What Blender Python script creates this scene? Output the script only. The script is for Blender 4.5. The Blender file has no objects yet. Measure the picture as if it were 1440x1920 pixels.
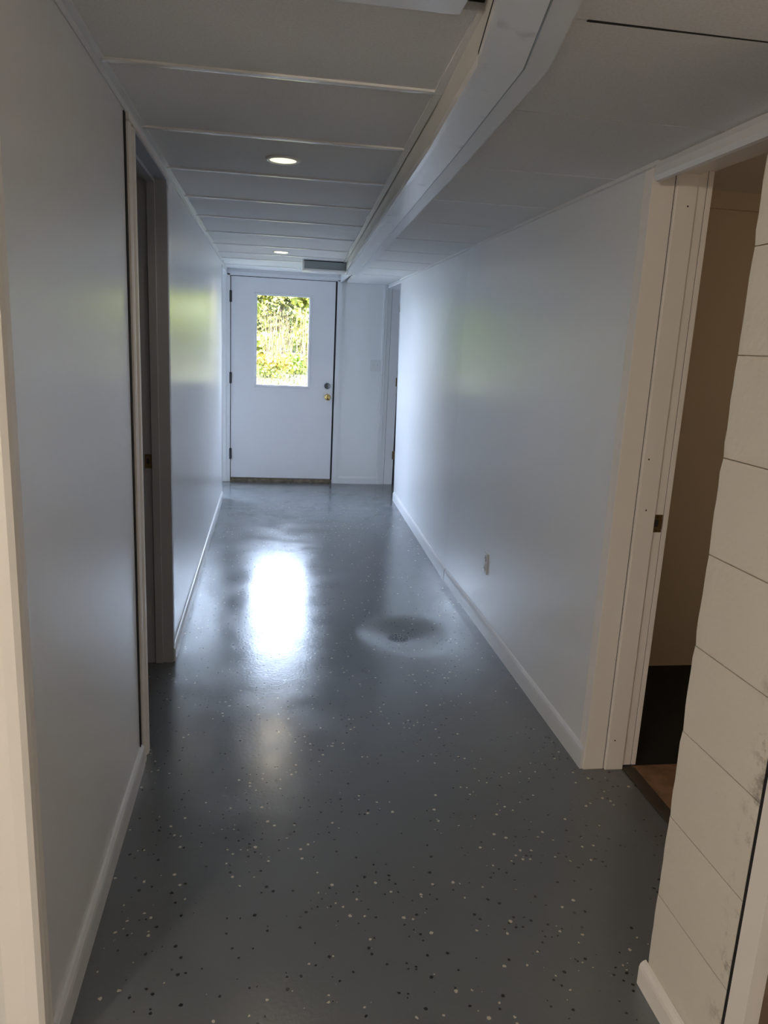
import bpy, math, random
import numpy as np
from mathutils import Vector, Matrix

random.seed(7)
RNG = np.random.default_rng(11)
SC = bpy.context.scene
COL = SC.collection

# ------------------------------------------------------------------ camera
cam_data = bpy.data.cameras.new('camera')
cam_data.sensor_fit = 'AUTO'
cam_data.sensor_width = 36.0
cam_data.lens = 36.0 * 1406.37 / 1920.0
cam_data.clip_start = 0.02
cam = bpy.data.objects.new('camera', cam_data)
COL.objects.link(cam)
YAW, PITCH, ROLL = (math.radians(a) for a in (9.0337, 12.7073, 2.7790))
_f = Vector((math.sin(YAW), math.cos(YAW), 0)); _r = Vector((math.cos(YAW), -math.sin(YAW), 0)); _u = Vector((0, 0, 1))
_f2 = _f * math.cos(PITCH) - _u * math.sin(PITCH); _u2 = _u * math.cos(PITCH) + _f * math.sin(PITCH)
_r3 = _r * math.cos(ROLL) + _u2 * math.sin(ROLL); _u3 = _u2 * math.cos(ROLL) - _r * math.sin(ROLL)
cam.matrix_world = Matrix(((_r3.x, _u3.x, -_f2.x, 0), (_r3.y, _u3.y, -_f2.y, 0), (_r3.z, _u3.z, -_f2.z, 1.5), (0, 0, 0, 1)))
SC.camera = cam

# ------------------------------------------------------------------ sky, sun, lamps, exposure
world = bpy.data.worlds.new('sky')
SC.world = world
world.use_nodes = True
bg = world.node_tree.nodes['Background']
bg.inputs['Color'].default_value = (0.62, 0.75, 1.0, 1)      # bright hazy sky
bg.inputs['Strength'].default_value = 15.0
SUN_W = 20.0
sun_d = bpy.data.lights.new('sun', 'SUN'); sun_d.energy = SUN_W; sun_d.angle = math.radians(3); sun_d.color = (1.0, 0.88, 0.62)
sun = bpy.data.objects.new('sun', sun_d); COL.objects.link(sun)
sun.rotation_euler = Vector((0.45, 0.75, -0.75)).to_track_quat('-Z', 'Y').to_euler()
# daylight portal at the glass of the exterior door (guides sampling only, adds no light)
por_d = bpy.data.lights.new('door_daylight_portal', 'AREA'); por_d.shape = 'RECTANGLE'
por_d.size = 0.56; por_d.size_y = 0.92
por = bpy.data.objects.new('door_daylight_portal', por_d); COL.objects.link(por)
por.location = (0.13, 7.985, 1.463)
por.rotation_euler = Vector((0, -1, 0)).to_track_quat('-Z', 'Z').to_euler()
por_d.cycles.is_portal = True
# warm lamp of the room the camera stands in (behind and left of the camera)
ROOM_LAMP_W = 33.0
lamp_d = bpy.data.lights.new('room_lamp', 'POINT'); lamp_d.energy = ROOM_LAMP_W; lamp_d.shadow_soft_size = 0.09; lamp_d.color = (1.0, 0.85, 0.68)
lamp = bpy.data.objects.new('room_lamp', lamp_d); COL.objects.link(lamp)
lamp.location = (-1.74, -1.18, 1.92)
# daylight portal at the window of the room beyond the far left doorway
po2_d = bpy.data.lights.new('side_window_portal', 'AREA'); po2_d.shape = 'RECTANGLE'; po2_d.size = 2.0; po2_d.size_y = 1.95; po2_d.cycles.is_portal = True
po2 = bpy.data.objects.new('side_window_portal', po2_d); COL.objects.link(po2)
po2.location = (-2.025, 7.985, 1.11); po2.rotation_euler = Vector((0, -1, 0)).to_track_quat('-Z', 'Z').to_euler()
# added unseen lamp that brightens the brown side room on the right
SIDE_FILL_W = 1.7
side_fill_d = bpy.data.lights.new('side_room_fill', 'POINT'); side_fill_d.energy = SIDE_FILL_W; side_fill_d.shadow_soft_size = 0.06; side_fill_d.color = (1.0, 0.80, 0.56)
side_fill = bpy.data.objects.new('side_room_fill', side_fill_d); COL.objects.link(side_fill); side_fill.location = (2.75, 1.7, 2.0)
DOWNLIGHT = 6.0
SPOT_W = 9.5

SC.view_settings.view_transform = 'Standard'
SC.view_settings.look = 'None'
SC.view_settings.gamma = 1.0
SC.view_settings.use_curve_mapping = False
SC.view_settings.exposure = 1.12
cy = SC.cycles
cy.max_bounces = 14; cy.diffuse_bounces = 8; cy.glossy_bounces = 8; cy.transparent_max_bounces = 12
cy.sample_clamp_indirect = 6.0; cy.blur_glossy = 0.3
cy.caustics_reflective = True; cy.caustics_refractive = False
try:
    cy.use_denoising = True; cy.denoiser = 'OPENIMAGEDENOISE'
except Exception:
    pass

# ------------------------------------------------------------------ materials
def mat(name, color, rough=0.5, metal=0.0, spec=0.5, bump=None, var=None, emit=None, coat=0.0):
    """bump = (scale, strength, distance); var = (scale, second colour, lo, hi)"""
    m = bpy.data.materials.new(name); m.use_nodes = True
    nt = m.node_tree; b = nt.nodes['Principled BSDF']
    b.inputs['Base Color'].default_value = (*color, 1); b.inputs['Roughness'].default_value = rough
    b.inputs['Metallic'].default_value = metal; b.inputs['Specular IOR Level'].default_value = spec
    if coat: b.inputs['Coat Weight'].default_value = coat
    tc = nt.nodes.new('ShaderNodeTexCoord')
    if bump:
        n = nt.nodes.new('ShaderNodeTexNoise'); n.inputs['Scale'].default_value = bump[0]; n.inputs['Detail'].default_value = 4
        nt.links.new(tc.outputs['Object'], n.inputs['Vector'])
        bp = nt.nodes.new('ShaderNodeBump'); bp.inputs['Strength'].default_value = bump[1]; bp.inputs['Distance'].default_value = bump[2]
        nt.links.new(n.outputs['Fac'], bp.inputs['Height']); nt.links.new(bp.outputs['Normal'], b.inputs['Normal'])
    if var:
        n = nt.nodes.new('ShaderNodeTexNoise'); n.inputs['Scale'].default_value = var[0]; n.inputs['Detail'].default_value = 5
        nt.links.new(tc.outputs['Object'], n.inputs['Vector'])
        r = nt.nodes.new('ShaderNodeMapRange'); r.inputs[1].default_value = var[2]; r.inputs[2].default_value = var[3]
        nt.links.new(n.outputs['Fac'], r.inputs[0])
        mx = nt.nodes.new('ShaderNodeMix'); mx.data_type = 'RGBA'
        mx.inputs[6].default_value = (*color, 1); mx.inputs[7].default_value = (*var[1], 1)
        nt.links.new(r.outputs[0], mx.inputs[0]); nt.links.new(mx.outputs[2], b.inputs['Base Color'])
    if emit:
        b.inputs['Emission Color'].default_value = (*emit[0], 1); b.inputs['Emission Strength'].default_value = emit[1]
    return m

M = {}
M['wall'] = mat('wall_paint', (0.83, 0.845, 0.865), 0.27, spec=0.75, bump=(14, 0.10, 0.004))
M['wall_dull'] = mat('dull_wall_paint', (0.80, 0.79, 0.77), 0.7)
M['trim'] = mat('trim_paint', (0.76, 0.77, 0.79), 0.32, bump=(60, 0.05, 0.001))
M['casing'] = mat('casing_primer', (0.91, 0.875, 0.84), 0.45, bump=(90, 0.08, 0.001))
M['jamb_grey'] = mat('grey_jamb', (0.42, 0.43, 0.47), 0.5, bump=(90, 0.08, 0.001))  # left doorway's jambs and stops, a darker grey than the casing
M['door'] = mat('door_paint', (0.78, 0.78, 0.81), 0.38, bump=(40, 0.04, 0.001))
M['tile'] = mat('ceiling_tile', (0.84, 0.84, 0.845), 0.85, bump=(240, 0.25, 0.002), var=(160, (0.77, 0.77, 0.775), 0.35, 0.65))
M['bar'] = mat('white_metal_grid', (0.85, 0.85, 0.85), 0.16, spec=0.8)
M['beam_metal'] = mat('painted_metal_cladding', (0.84, 0.86, 0.88), 0.24, spec=0.7, bump=(9, 0.2, 0.006), var=(11, (0.62, 0.63, 0.64), 0.62, 0.74))
M['beam_side'] = mat('beam_side_board', (0.70, 0.69, 0.64), 0.5, bump=(30, 0.1, 0.002))
M['dark'] = mat('dark_gap', (0.015, 0.015, 0.017), 0.8)
M['black'] = mat('black_iron', (0.02, 0.02, 0.022), 0.45)
M['brass'] = mat('brass', (0.62, 0.45, 0.17), 0.22, metal=1.0, bump=(200, 0.05, 0.0005))
M['old_brass'] = mat('tarnished_brass', (0.22, 0.15, 0.07), 0.45, metal=0.8)
M['steel'] = mat('dark_steel', (0.22, 0.23, 0.25), 0.25, metal=1.0)
M['sill'] = mat('weathered_sill_wood', (0.17, 0.13, 0.09), 0.6, bump=(50, 0.3, 0.002), var=(25, (0.09, 0.065, 0.04), 0.4, 0.6))
M['plastic'] = mat('white_plastic', (0.70, 0.71, 0.72), 0.35)
M['slot'] = mat('outlet_slot', (0.03, 0.03, 0.03), 0.6)
M['box_face'] = mat('grey_sheet_metal', (0.30, 0.34, 0.36), 0.42, metal=0.3)
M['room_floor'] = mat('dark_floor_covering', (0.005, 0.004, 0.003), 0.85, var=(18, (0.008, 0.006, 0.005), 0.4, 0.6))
M['room_brown'] = mat('bare_brown_floor', (0.20, 0.115, 0.065), 0.7, bump=(40, 0.3, 0.003), var=(14, (0.30, 0.17, 0.10), 0.4, 0.62))
M['room_wall'] = mat('brown_room_wall', (0.60, 0.50, 0.38), 0.75)
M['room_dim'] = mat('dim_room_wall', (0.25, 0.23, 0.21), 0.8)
M['brown_wood'] = mat('brown_stained_wood', (0.12, 0.075, 0.045), 0.5, bump=(20, 0.2, 0.002), var=(9, (0.07, 0.045, 0.03), 0.4, 0.6))
M['threshold'] = mat('dark_threshold_strip', (0.055, 0.045, 0.035), 0.6, bump=(40, 0.2, 0.002))
M['lens_dim'] = mat('dim_lit_lens', (0.8, 0.78, 0.7), 0.5, emit=((1.0, 0.96, 0.70), 0.55))
M['lens'] = mat('lit_lens', (0.9, 0.85, 0.7), 0.5, emit=((1.0, 0.86, 0.50), DOWNLIGHT))
M['can'] = mat('white_lamp_trim', (0.85, 0.85, 0.83), 0.3)
M['cast'] = mat('cast_drain_metal', (0.16, 0.165, 0.17), 0.35, metal=0.9, bump=(60, 0.2, 0.002))
M['concrete'] = mat('outer_concrete', (0.4, 0.4, 0.38), 0.9)
M['bark'] = mat('bark', (0.10, 0.075, 0.055), 0.9, bump=(12, 0.5, 0.02))
M['ground'] = mat('dry_grass_ground', (0.048, 0.043, 0.014), 0.95, var=(3, (0.042, 0.042, 0.012), 0.4, 0.6))
M['grass'] = mat('dry_grass_blades', (0.055, 0.050, 0.013), 0.8)
M['leaf_light'] = mat('light_green_leaves', (0.151, 0.172, 0.0202), 0.6, var=(2.2, (0.212, 0.218, 0.0277), 0.35, 0.65))
M['leaf_mid'] = mat('mid_green_leaves', (0.091, 0.140, 0.0126), 0.6, var=(2.2, (0.151, 0.179, 0.0202), 0.35, 0.65))
M['leaf_dark'] = mat('dark_evergreen_needles', (0.060, 0.069, 0.0164), 0.65, var=(2.2, (0.111, 0.109, 0.0252), 0.35, 0.65))
M['flower'] = mat('yellow_blossom', (0.217, 0.128, 0.0048), 0.7, var=(8, (0.186, 0.135, 0.0096), 0.4, 0.6))
M['stem_dry'] = mat('dry_stems', (0.116, 0.084, 0.0432), 0.85)

# painted block: creamy paint with grime of its own beside the joint with the wood strip
def block_mat():
    m = mat('painted_block', (0.76, 0.715, 0.64), 0.62, bump=(70, 0.35, 0.003))
    nt = m.node_tree; b = nt.nodes['Principled BSDF']
    g = nt.nodes.new('ShaderNodeNewGeometry'); sp = nt.nodes.new('ShaderNodeSeparateXYZ'); nt.links.new(g.outputs['Position'], sp.inputs[0])
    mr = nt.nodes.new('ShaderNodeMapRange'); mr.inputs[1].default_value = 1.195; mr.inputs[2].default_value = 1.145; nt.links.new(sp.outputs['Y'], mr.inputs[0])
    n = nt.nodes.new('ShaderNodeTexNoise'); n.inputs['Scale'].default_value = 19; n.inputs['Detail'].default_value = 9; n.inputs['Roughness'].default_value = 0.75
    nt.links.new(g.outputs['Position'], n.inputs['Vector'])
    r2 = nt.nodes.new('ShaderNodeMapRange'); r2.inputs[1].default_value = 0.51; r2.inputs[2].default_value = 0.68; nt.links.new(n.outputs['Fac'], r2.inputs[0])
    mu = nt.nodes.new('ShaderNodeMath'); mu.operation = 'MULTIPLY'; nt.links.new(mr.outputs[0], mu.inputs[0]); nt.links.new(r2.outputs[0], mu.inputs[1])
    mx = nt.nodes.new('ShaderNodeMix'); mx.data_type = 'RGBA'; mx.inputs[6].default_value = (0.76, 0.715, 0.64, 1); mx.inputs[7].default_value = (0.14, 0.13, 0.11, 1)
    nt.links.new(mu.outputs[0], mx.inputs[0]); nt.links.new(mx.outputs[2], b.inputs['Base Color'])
    return m
M['block'] = block_mat()

# epoxy floor: blue grey coat with scattered dark and pale flakes, slightly uneven gloss
def floor_mat():
    base = (0.152, 0.165, 0.178)
    m = mat('flaked_epoxy', base, 0.2, spec=0.95)
    nt = m.node_tree; b = nt.nodes['Principled BSDF']; L = nt.links
    tc = nt.nodes.new('ShaderNodeTexCoord')
    def flakes(scale, lo_keep, size):
        v = nt.nodes.new('ShaderNodeTexVoronoi'); v.inputs['Scale'].default_value = scale; v.inputs['Randomness'].default_value = 1
        # wobble so that flakes are ragged chips
        nz = nt.nodes.new('ShaderNodeTexNoise'); nz.inputs['Scale'].default_value = 170
        ad = nt.nodes.new('ShaderNodeMix'); ad.data_type = 'VECTOR'; ad.inputs[0].default_value = 0.006
        L.new(tc.outputs['Object'], nz.inputs['Vector']); L.new(tc.outputs['Object'], ad.inputs[4]); L.new(nz.outputs['Color'], ad.inputs[5])
        L.new(ad.outputs[1], v.inputs['Vector'])
        sx = nt.nodes.new('ShaderNodeSeparateColor'); L.new(v.outputs['Color'], sx.inputs[0])
        cl = nt.nodes.new('ShaderNodeTexNoise'); cl.inputs['Scale'].default_value = 3.2; cl.inputs['Detail'].default_value = 3; L.new(tc.outputs['Object'], cl.inputs['Vector'])   # broadcast in handfuls
        cr_ = nt.nodes.new('ShaderNodeMapRange'); cr_.inputs[1].default_value = 0.38; cr_.inputs[2].default_value = 0.62; cr_.inputs[3].default_value = 0.26; cr_.inputs[4].default_value = -0.14; L.new(cl.outputs['Fac'], cr_.inputs[0])
        thr = nt.nodes.new('ShaderNodeMath'); thr.operation = 'ADD'; thr.inputs[1].default_value = lo_keep; L.new(cr_.outputs[0], thr.inputs[0])
        keep = nt.nodes.new('ShaderNodeMath'); keep.operation = 'GREATER_THAN'; L.new(sx.outputs[0], keep.inputs[0]); L.new(thr.outputs[0], keep.inputs[1])
        rad = nt.nodes.new('ShaderNodeMath'); rad.operation = 'MULTIPLY'; rad.inputs[1].default_value = size; L.new(sx.outputs[1], rad.inputs[0])
        lt = nt.nodes.new('ShaderNodeMath'); lt.operation = 'LESS_THAN'; L.new(v.outputs['Distance'], lt.inputs[0]); L.new(rad.outputs[0], lt.inputs[1])
        mm = nt.nodes.new('ShaderNodeMath'); mm.operation = 'MULTIPLY'; L.new(keep.outputs[0], mm.inputs[0]); L.new(lt.outputs[0], mm.inputs[1])
        return mm.outputs[0]
    f1 = flakes(58, 0.58, 0.29); f2 = flakes(50, 0.72, 0.27)
    n = nt.nodes.new('ShaderNodeTexNoise'); n.inputs['Scale'].default_value = 2.5; n.inputs['Detail'].default_value = 5; L.new(tc.outputs['Object'], n.inputs['Vector'])
    m0 = nt.nodes.new('ShaderNodeMix'); m0.data_type = 'RGBA'; m0.inputs[6].default_value = (*base, 1); m0.inputs[7].default_value = (0.130, 0.141, 0.153, 1); L.new(n.outputs['Fac'], m0.inputs[0])
    m1 = nt.nodes.new('ShaderNodeMix'); m1.data_type = 'RGBA'; m1.inputs[7].default_value = (0.012, 0.012, 0.013, 1); L.new(f1, m1.inputs[0]); L.new(m0.outputs[2], m1.inputs[6])
    m2 = nt.nodes.new('ShaderNodeMix'); m2.data_type = 'RGBA'; m2.inputs[7].default_value = (0.58, 0.53, 0.44, 1); L.new(f2, m2.inputs[0]); L.new(m1.outputs[2], m2.inputs[6])
    L.new(m2.outputs[2], b.inputs['Base Color'])
    # roughness patches + trowel texture
    n2 = nt.nodes.new('ShaderNodeTexNoise'); n2.inputs['Scale'].default_value = 4.2; n2.inputs['Detail'].default_value = 6; L.new(tc.outputs['Object'], n2.inputs['Vector'])
    r = nt.nodes.new('ShaderNodeMapRange'); r.inputs[1].default_value = 0.35; r.inputs[2].default_value = 0.65; r.inputs[3].default_value = 0.17; r.inputs[4].default_value = 0.255
    L.new(n2.outputs['Fac'], r.inputs[0]); L.new(r.outputs[0], b.inputs['Roughness'])
    n3 = nt.nodes.new('ShaderNodeTexNoise'); n3.inputs['Scale'].default_value = 5.0; n3.inputs['Detail'].default_value = 2; L.new(tc.outputs['Object'], n3.inputs['Vector'])
    n4 = nt.nodes.new('ShaderNodeTexNoise'); n4.inputs['Scale'].default_value = 75; n4.inputs['Detail'].default_value = 3; L.new(tc.outputs['Object'], n4.inputs['Vector'])
    b1 = nt.nodes.new('ShaderNodeBump'); b1.inputs['Strength'].default_value = 0.11; b1.inputs['Distance'].default_value = 0.01; L.new(n3.outputs['Fac'], b1.inputs['Height'])
    b2 = nt.nodes.new('ShaderNodeBump'); b2.inputs['Strength'].default_value = 0.30; b2.inputs['Distance'].default_value = 0.0014; L.new(n4.outputs['Fac'], b2.inputs['Height']); L.new(b1.outputs['Normal'], b2.inputs['Normal'])
    L.new(b2.outputs['Normal'], b.inputs['Normal'])
    return m
M['floor'] = floor_mat()

def glass_mat():
    m = bpy.data.materials.new('door_glass'); m.use_nodes = True
    nt = m.node_tree; nt.nodes.remove(nt.nodes['Principled BSDF']); out = nt.nodes['Material Output']
    t = nt.nodes.new('ShaderNodeBsdfTransparent'); t.inputs['Color'].default_value = (0.96, 0.97, 0.965, 1)
    g = nt.nodes.new('ShaderNodeBsdfGlossy'); g.inputs['Roughness'].default_value = 0.02
    fr = nt.nodes.new('ShaderNodeFresnel'); ge = nt.nodes.new('ShaderNodeNewGeometry'); io = nt.nodes.new('ShaderNodeMapRange')   # same air-to-glass reflectance on both faces
    io.inputs[3].default_value = 1.35; io.inputs[4].default_value = 1 / 1.35
    nt.links.new(ge.outputs['Backfacing'], io.inputs[0]); nt.links.new(io.outputs[0], fr.inputs['IOR'])
    mx = nt.nodes.new('ShaderNodeMixShader')
    nt.links.new(fr.outputs[0], mx.inputs[0]); nt.links.new(t.outputs[0], mx.inputs[1]); nt.links.new(g.outputs[0], mx.inputs[2]); nt.links.new(mx.outputs[0], out.inputs['Surface'])
    return m
M['glass'] = glass_mat()

# ------------------------------------------------------------------ geometry helpers
class MB:
    def __init__(s): s.v = []; s.f = []; s.smooth = False
    def box(s, x0, x1, y0, y1, z0, z1):
        return s.hexa([(x0, y0, z0), (x1, y0, z0), (x1, y1, z0), (x0, y1, z0), (x0, y0, z1), (x1, y0, z1), (x1, y1, z1), (x0, y1, z1)])
    def hexa(s, p):
        o = len(s.v); s.v += [tuple(q) for q in p]
        for f in ((3, 2, 1, 0), (4, 5, 6, 7), (0, 1, 5, 4), (1, 2, 6, 5), (2, 3, 7, 6), (3, 0, 4, 7)): s.f.append(tuple(o + i for i in f))
        return s
    def loft(s, rings, closed=True, caps=True):
        """rings: list of equally long point loops"""
        o = len(s.v); n = len(rings[0])
        for r in rings: s.v += [tuple(p) for p in r]
        for i in range(len(rings) - 1):
            for j in range(n if closed else n - 1):
                k = (j + 1) % n
                s.f.append((o + i * n + j, o + i * n + k, o + (i + 1) * n + k, o + (i + 1) * n + j))
        if caps:
            s.f.append(tuple(o + j for j in range(n))[::-1]); s.f.append(tuple(o + (len(rings) - 1) * n + j for j in range(n)))
        return s
    def lathe(s, prof, center, axis='Z', n=32):
        """prof: (radius, height along the axis) list"""
        rings = []
        for r, h in prof:
            ring = []
            for k in range(n):
                a = 2 * math.pi * k / n; c, d = r * math.cos(a), r * math.sin(a)
                if axis == 'Z': p = (center[0] + c, center[1] + d, center[2] + h)
                elif axis == 'Y': p = (center[0] + c, center[1] + h, center[2] + d)
                else: p = (center[0] + h, center[1] + c, center[2] + d)
                ring.append(p)
            rings.append(ring)
        return s.loft(rings)
    def tube(s, pts, rads, n=6):
        rings = []
        for i, p in enumerate(pts):
            a = Vector(pts[max(i - 1, 0)]); b = Vector(pts[min(i + 1, len(pts) - 1)]); d = (b - a).normalized()
            e = d.orthogonal().normalized(); g = d.cross(e)
            rings.append([tuple(Vector(p) + (e * math.cos(2 * math.pi * k / n) + g * math.sin(2 * math.pi * k / n)) * rads[i]) for k in range(n)])
        return s.loft(rings)
    def build(s, name, m, parent=None, bevel=0.0, smooth=False, kind=None):
        me = bpy.data.meshes.new(name); me.from_pydata(s.v, [], s.f); me.update()
        o = bpy.data.objects.new(name, me); COL.objects.link(o); me.materials.append(m)
        import bmesh
        bm = bmesh.new(); bm.from_mesh(me)
        bmesh.ops.recalc_face_normals(bm, faces=bm.faces)
        bm.to_mesh(me); bm.free()
        if smooth:
            for p in me.polygons: p.use_smooth = True
        if bevel:
            b = o.modifiers.new('bevel', 'BEVEL'); b.width = bevel; b.segments = 2; b.limit_method = 'ANGLE'
        if parent: o.parent = parent
        if kind: o['kind'] = kind
        return o

def empty(name, loc, kind=None):
    o = bpy.data.objects.new(name, None); COL.objects.link(o); o.empty_display_size = 0.1
    # parts are modelled in world coordinates; the parent keeps its own base point
    o.location = loc
    if kind: o['kind'] = kind
    return o
def part(mb, name, m, parent, **k):
    """a part modelled in world coordinates under a parent whose world location is known"""
    o = mb.build(name, m, None, **k)
    L = parent.location.copy(); p = parent
    while p.parent: p = p.parent; L += p.location
    for v in o.data.vertices: v.co -= L
    o.parent = parent
    return o
def tag(o, label, cat, group=None):
    o['label'] = label; o['category'] = cat
    if group: o['group'] = group
    return o
def lab(o, label): o['label'] = label; return o

ZL, ZR = 2.148, 2.077          # left and right ceiling heights
XL = -0.43                     # hall face of the left wall
YE = 7.93                      # end wall
def beam_x(y): return 0.352 + 0.0415 * y     # left face of the beam over the hall

# ------------------------------------------------------------------ floor with a dished drain
DR = (0.697, 3.684)
def floor_z(x, y):
    r = math.hypot(x - DR[0], y - DR[1]) / 0.30
    dish = 0.0
    if r < 1:
        t = 1 - r; dish = -0.030 * (t * t * (3 - 2 * t))
    return dish
def make_floor():
    xs = [-3.2, -2.2, -1.2] + [round(-0.6 + 0.04 * i, 3) for i in range(50)] + [1.382]
    ys = [-2.4, -1.2, -0.4] + [round(0.0 + 0.04 * i, 3) for i in range(200)] + [8.0]
    v = [(x, y, floor_z(x, y)) for y in ys for x in xs]; nx = len(xs)
    f = [(j * nx + i, j * nx + i + 1, (j + 1) * nx + i + 1, (j + 1) * nx + i) for j in range(len(ys) - 1) for i in range(nx - 1)]
    me = bpy.data.meshes.new('floor'); me.from_pydata(v, [], f); me.update()
    for p in me.polygons: p.use_smooth = True
    me.materials.append(M['floor']); o = bpy.data.objects.new('floor', me); COL.objects.link(o); o['kind'] = 'structure'
make_floor()
MB().box(-3.4, 3.6, -2.6, 8.12, -0.30, -0.06).build('floor_slab', M['concrete'], kind='structure')

# ------------------------------------------------------------------ left wall
JT = 0.11   # thickness of the left wall
wl = empty('wall_left_near', (XL, 1.95, 0), 'structure')
part(MB().box(XL - JT, XL, 1.36, 2.462, 0, ZL), 'wall_panel', M['wall'], wl)
wl2 = empty('wall_left_far', (XL, 5.2, 0), 'structure')
part(MB().box(XL - JT, XL, 3.405, 7.06, 0, ZL), 'wall_panel', M['wall'], wl2)
part(MB().box(XL - JT, XL, 2.462, 3.405, 2.1225, ZL), 'wall_panel', M['wall'], wl2)
part(MB().box(XL - JT, XL, 7.06, YE, 2.10, ZL), 'wall_panel', M['wall'], wl2)

def base_profile(x, side, z0=0.0, h=0.085, t=0.014):
    """outline (x, z) of a rounded baseboard whose back lies at x; side=+1 grows to +x"""
    return [(x, z0), (x + side * t, z0), (x + side * t, z0 + h * 0.72), (x + side * t * 0.85, z0 + h * 0.86), (x + side * t * 0.45, z0 + h * 0.96), (x, z0 + h)]
def base_run(name, pts, side, kind='structure', parent=None, h=0.085, t=0.014, m='trim'):
    """pts: (x, y) along a wall that runs mainly in Y"""
    rings = [[(px, y, pz) for px, pz in base_profile(x, side, 0.0, h, t)] for x, y in pts]
    mb = MB().loft(rings)
    if parent: return part(mb, name, M[m], parent)
    return mb.build(name, M[m], kind=kind)
base_run('baseboard_left_near', [(XL, 1.372), (XL, 2.482)], 1)
base_run('baseboard_left_far', [(XL, 3.37), (XL, 7.06)], 1, h=0.07)

# ------------------------------------------------------------------ right wall: two sheets, the far one bows outwards at the floor
wr = empty('wall_right', (1.165, 4.6, 0), 'structure')
def sheet(y0, y1, xb0, xb1, xt0, xt1, t=0.19):
    return MB().hexa([(xb0, y0, 0), (xb0 + t, y0, 0), (xb1 + t, y1, 0), (xb1, y1, 0), (xt0, y0, ZR + 0.03), (xt0 + t, y0, ZR + 0.03), (xt1 + t, y1, ZR + 0.03), (xt1, y1, ZR + 0.03)])
part(sheet(2.40, 4.575, 1.165, 1.156, 1.165, 1.164), 'wall_panel', M['wall'], wr)
part(sheet(4.5755, 7.10, 1.1565, 1.220, 1.1645, 1.186), 'wall_panel', M['wall'], wr)
part(MB().hexa([(1.2185, 7.10, 0), (1.41, 7.10, 0), (1.41, 7.118, 0), (1.2185, 7.118, 0), (1.1845, 7.10, 2.05), (1.376, 7.10, 2.05), (1.376, 7.118, 2.05), (1.1845, 7.118, 2.05)]), 'corner_strip', M['trim'], wr)
base_run('baseboard_right_near', [(1.1655, 2.352), (1.161, 3.4), (1.1565, 4.57)], -1)
base_run('baseboard_right_far', [(1.155, 4.574), (1.168, 5.1), (1.2195, 7.095)], -1)
MB().box(1.19, 1.41, 7.118, YE, 2.055, ZR + 0.03).build('wall_right_header', M['wall'], kind='structure')

# ------------------------------------------------------------------ end wall
we = empty('wall_end', (0.9, YE, 0), 'structure')
part(MB().box(-0.75, -0.455, YE, 8.1, 0, 2.23), 'wall_panel', M['wall'], we)
part(MB().box(-0.455, 0.70, YE, 8.1, 2.105, 2.23), 'wall_panel', M['wall'], we)
part(MB().box(0.70, 2.2, YE, 8.1, 0, 2.23), 'wall_panel', M['wall'], we)
MB().loft([[(x, YE - t, z) for t, z in ((0, 0), (0.014, 0), (0.014, 0.06), (0.007, 0.075), (0, 0.08))] for x in (0.735, 1.15)]).build('baseboard_end', M['trim'], kind='structure')

# ------------------------------------------------------------------ exterior door
d1 = empty('door_1', (0.13, YE, 0), 'structure')
DX0, DX1, DZ0, DZ1 = -0.392, 0.655, 0.043, 2.078
GX0, GX1, GZ0, GZ1 = -0.145, 0.402, 1.008, 1.919
slab = MB()
ys0, ys1 = YE + 0.012, YE + 0.055
slab.box(DX0, GX0, ys0, ys1, DZ0, DZ1).box(GX1, DX1, ys0, ys1, DZ0, DZ1).box(GX0, GX1, ys0, ys1, DZ0, GZ0).box(GX0, GX1, ys0, ys1, GZ1, DZ1)
slab_o = part(slab, 'door_slab', M['door'], d1)
def frame_ring(x0, x1, z0, z1, w, ya, yb):
    # bevelled frame around an opening: four mitred bars, proud of the slab
    out = [(x0 - w, z0 - w), (x1 + w, z0 - w), (x1 + w, z1 + w), (x0 - w, z1 + w)]
    inn = [(x0, z0), (x1, z0), (x1, z1), (x0, z1)]
    mid = [(x0 - w * .55, z0 - w * .55), (x1 + w * .55, z0 - w * .55), (x1 + w * .55, z1 + w * .55), (x0 - w * .55, z1 + w * .55)]
    mb = MB()
    for k in range(4):
        j = (k + 1) % 4
        prof = lambda i: [(out[i][0], yb, out[i][1]), (out[i][0], yb - 0.004, out[i][1]), (mid[i][0], ya, mid[i][1]), (inn[i][0], ya + 0.003, inn[i][1]), (inn[i][0], yb, inn[i][1])]
        mb.loft([prof(k), prof(j)])
    return mb
part(frame_ring(GX0 + 0.012, GX1 - 0.012, GZ0 + 0.012, GZ1 - 0.012, 0.036, YE + 0.001, YE + 0.03), 'window_frame', M['door'], slab_o)
part(MB().box(GX0 + 0.002, GX1 - 0.002, YE + 0.031, YE + 0.035, GZ0 + 0.002, GZ1 - 0.002), 'pane', M['glass'], slab_o)
for hz in (1.882, 1.078, 0.296):
    part(MB().box(DX0 - 0.014, DX0 + 0.010, YE - 0.008, YE + 0.014, hz - 0.055, hz + 0.055).lathe([(0.008, -0.058), (0.008, 0.058)], (DX0 - 0.003, YE - 0.009, hz), 'Z', 10), 'hinge', M['black'], d1)
kn = part(MB().lathe([(0.034, 0.011), (0.034, 0.006), (0.026, 0.0), (0.013, -0.006), (0.012, -0.022), (0.024, -0.030), (0.030, -0.042), (0.028, -0.055), (0.016, -0.063), (0.004, -0.065)], (0.604, YE, 0.914), 'Y', 28), 'knob', M['brass'], slab_o, smooth=True)
lab(kn, 'polished brass knob')
db = part(MB().lathe([(0.033, 0.012), (0.033, 0.004), (0.028, -0.006), (0.012, -0.009), (0.004, -0.009)], (0.598, YE, 1.03), 'Y', 28).box(0.592, 0.604, YE - 0.026, YE - 0.008, 1.012, 1.048), 'deadbolt', M['steel'], slab_o)
lab(db, 'dark steel deadbolt')
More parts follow.
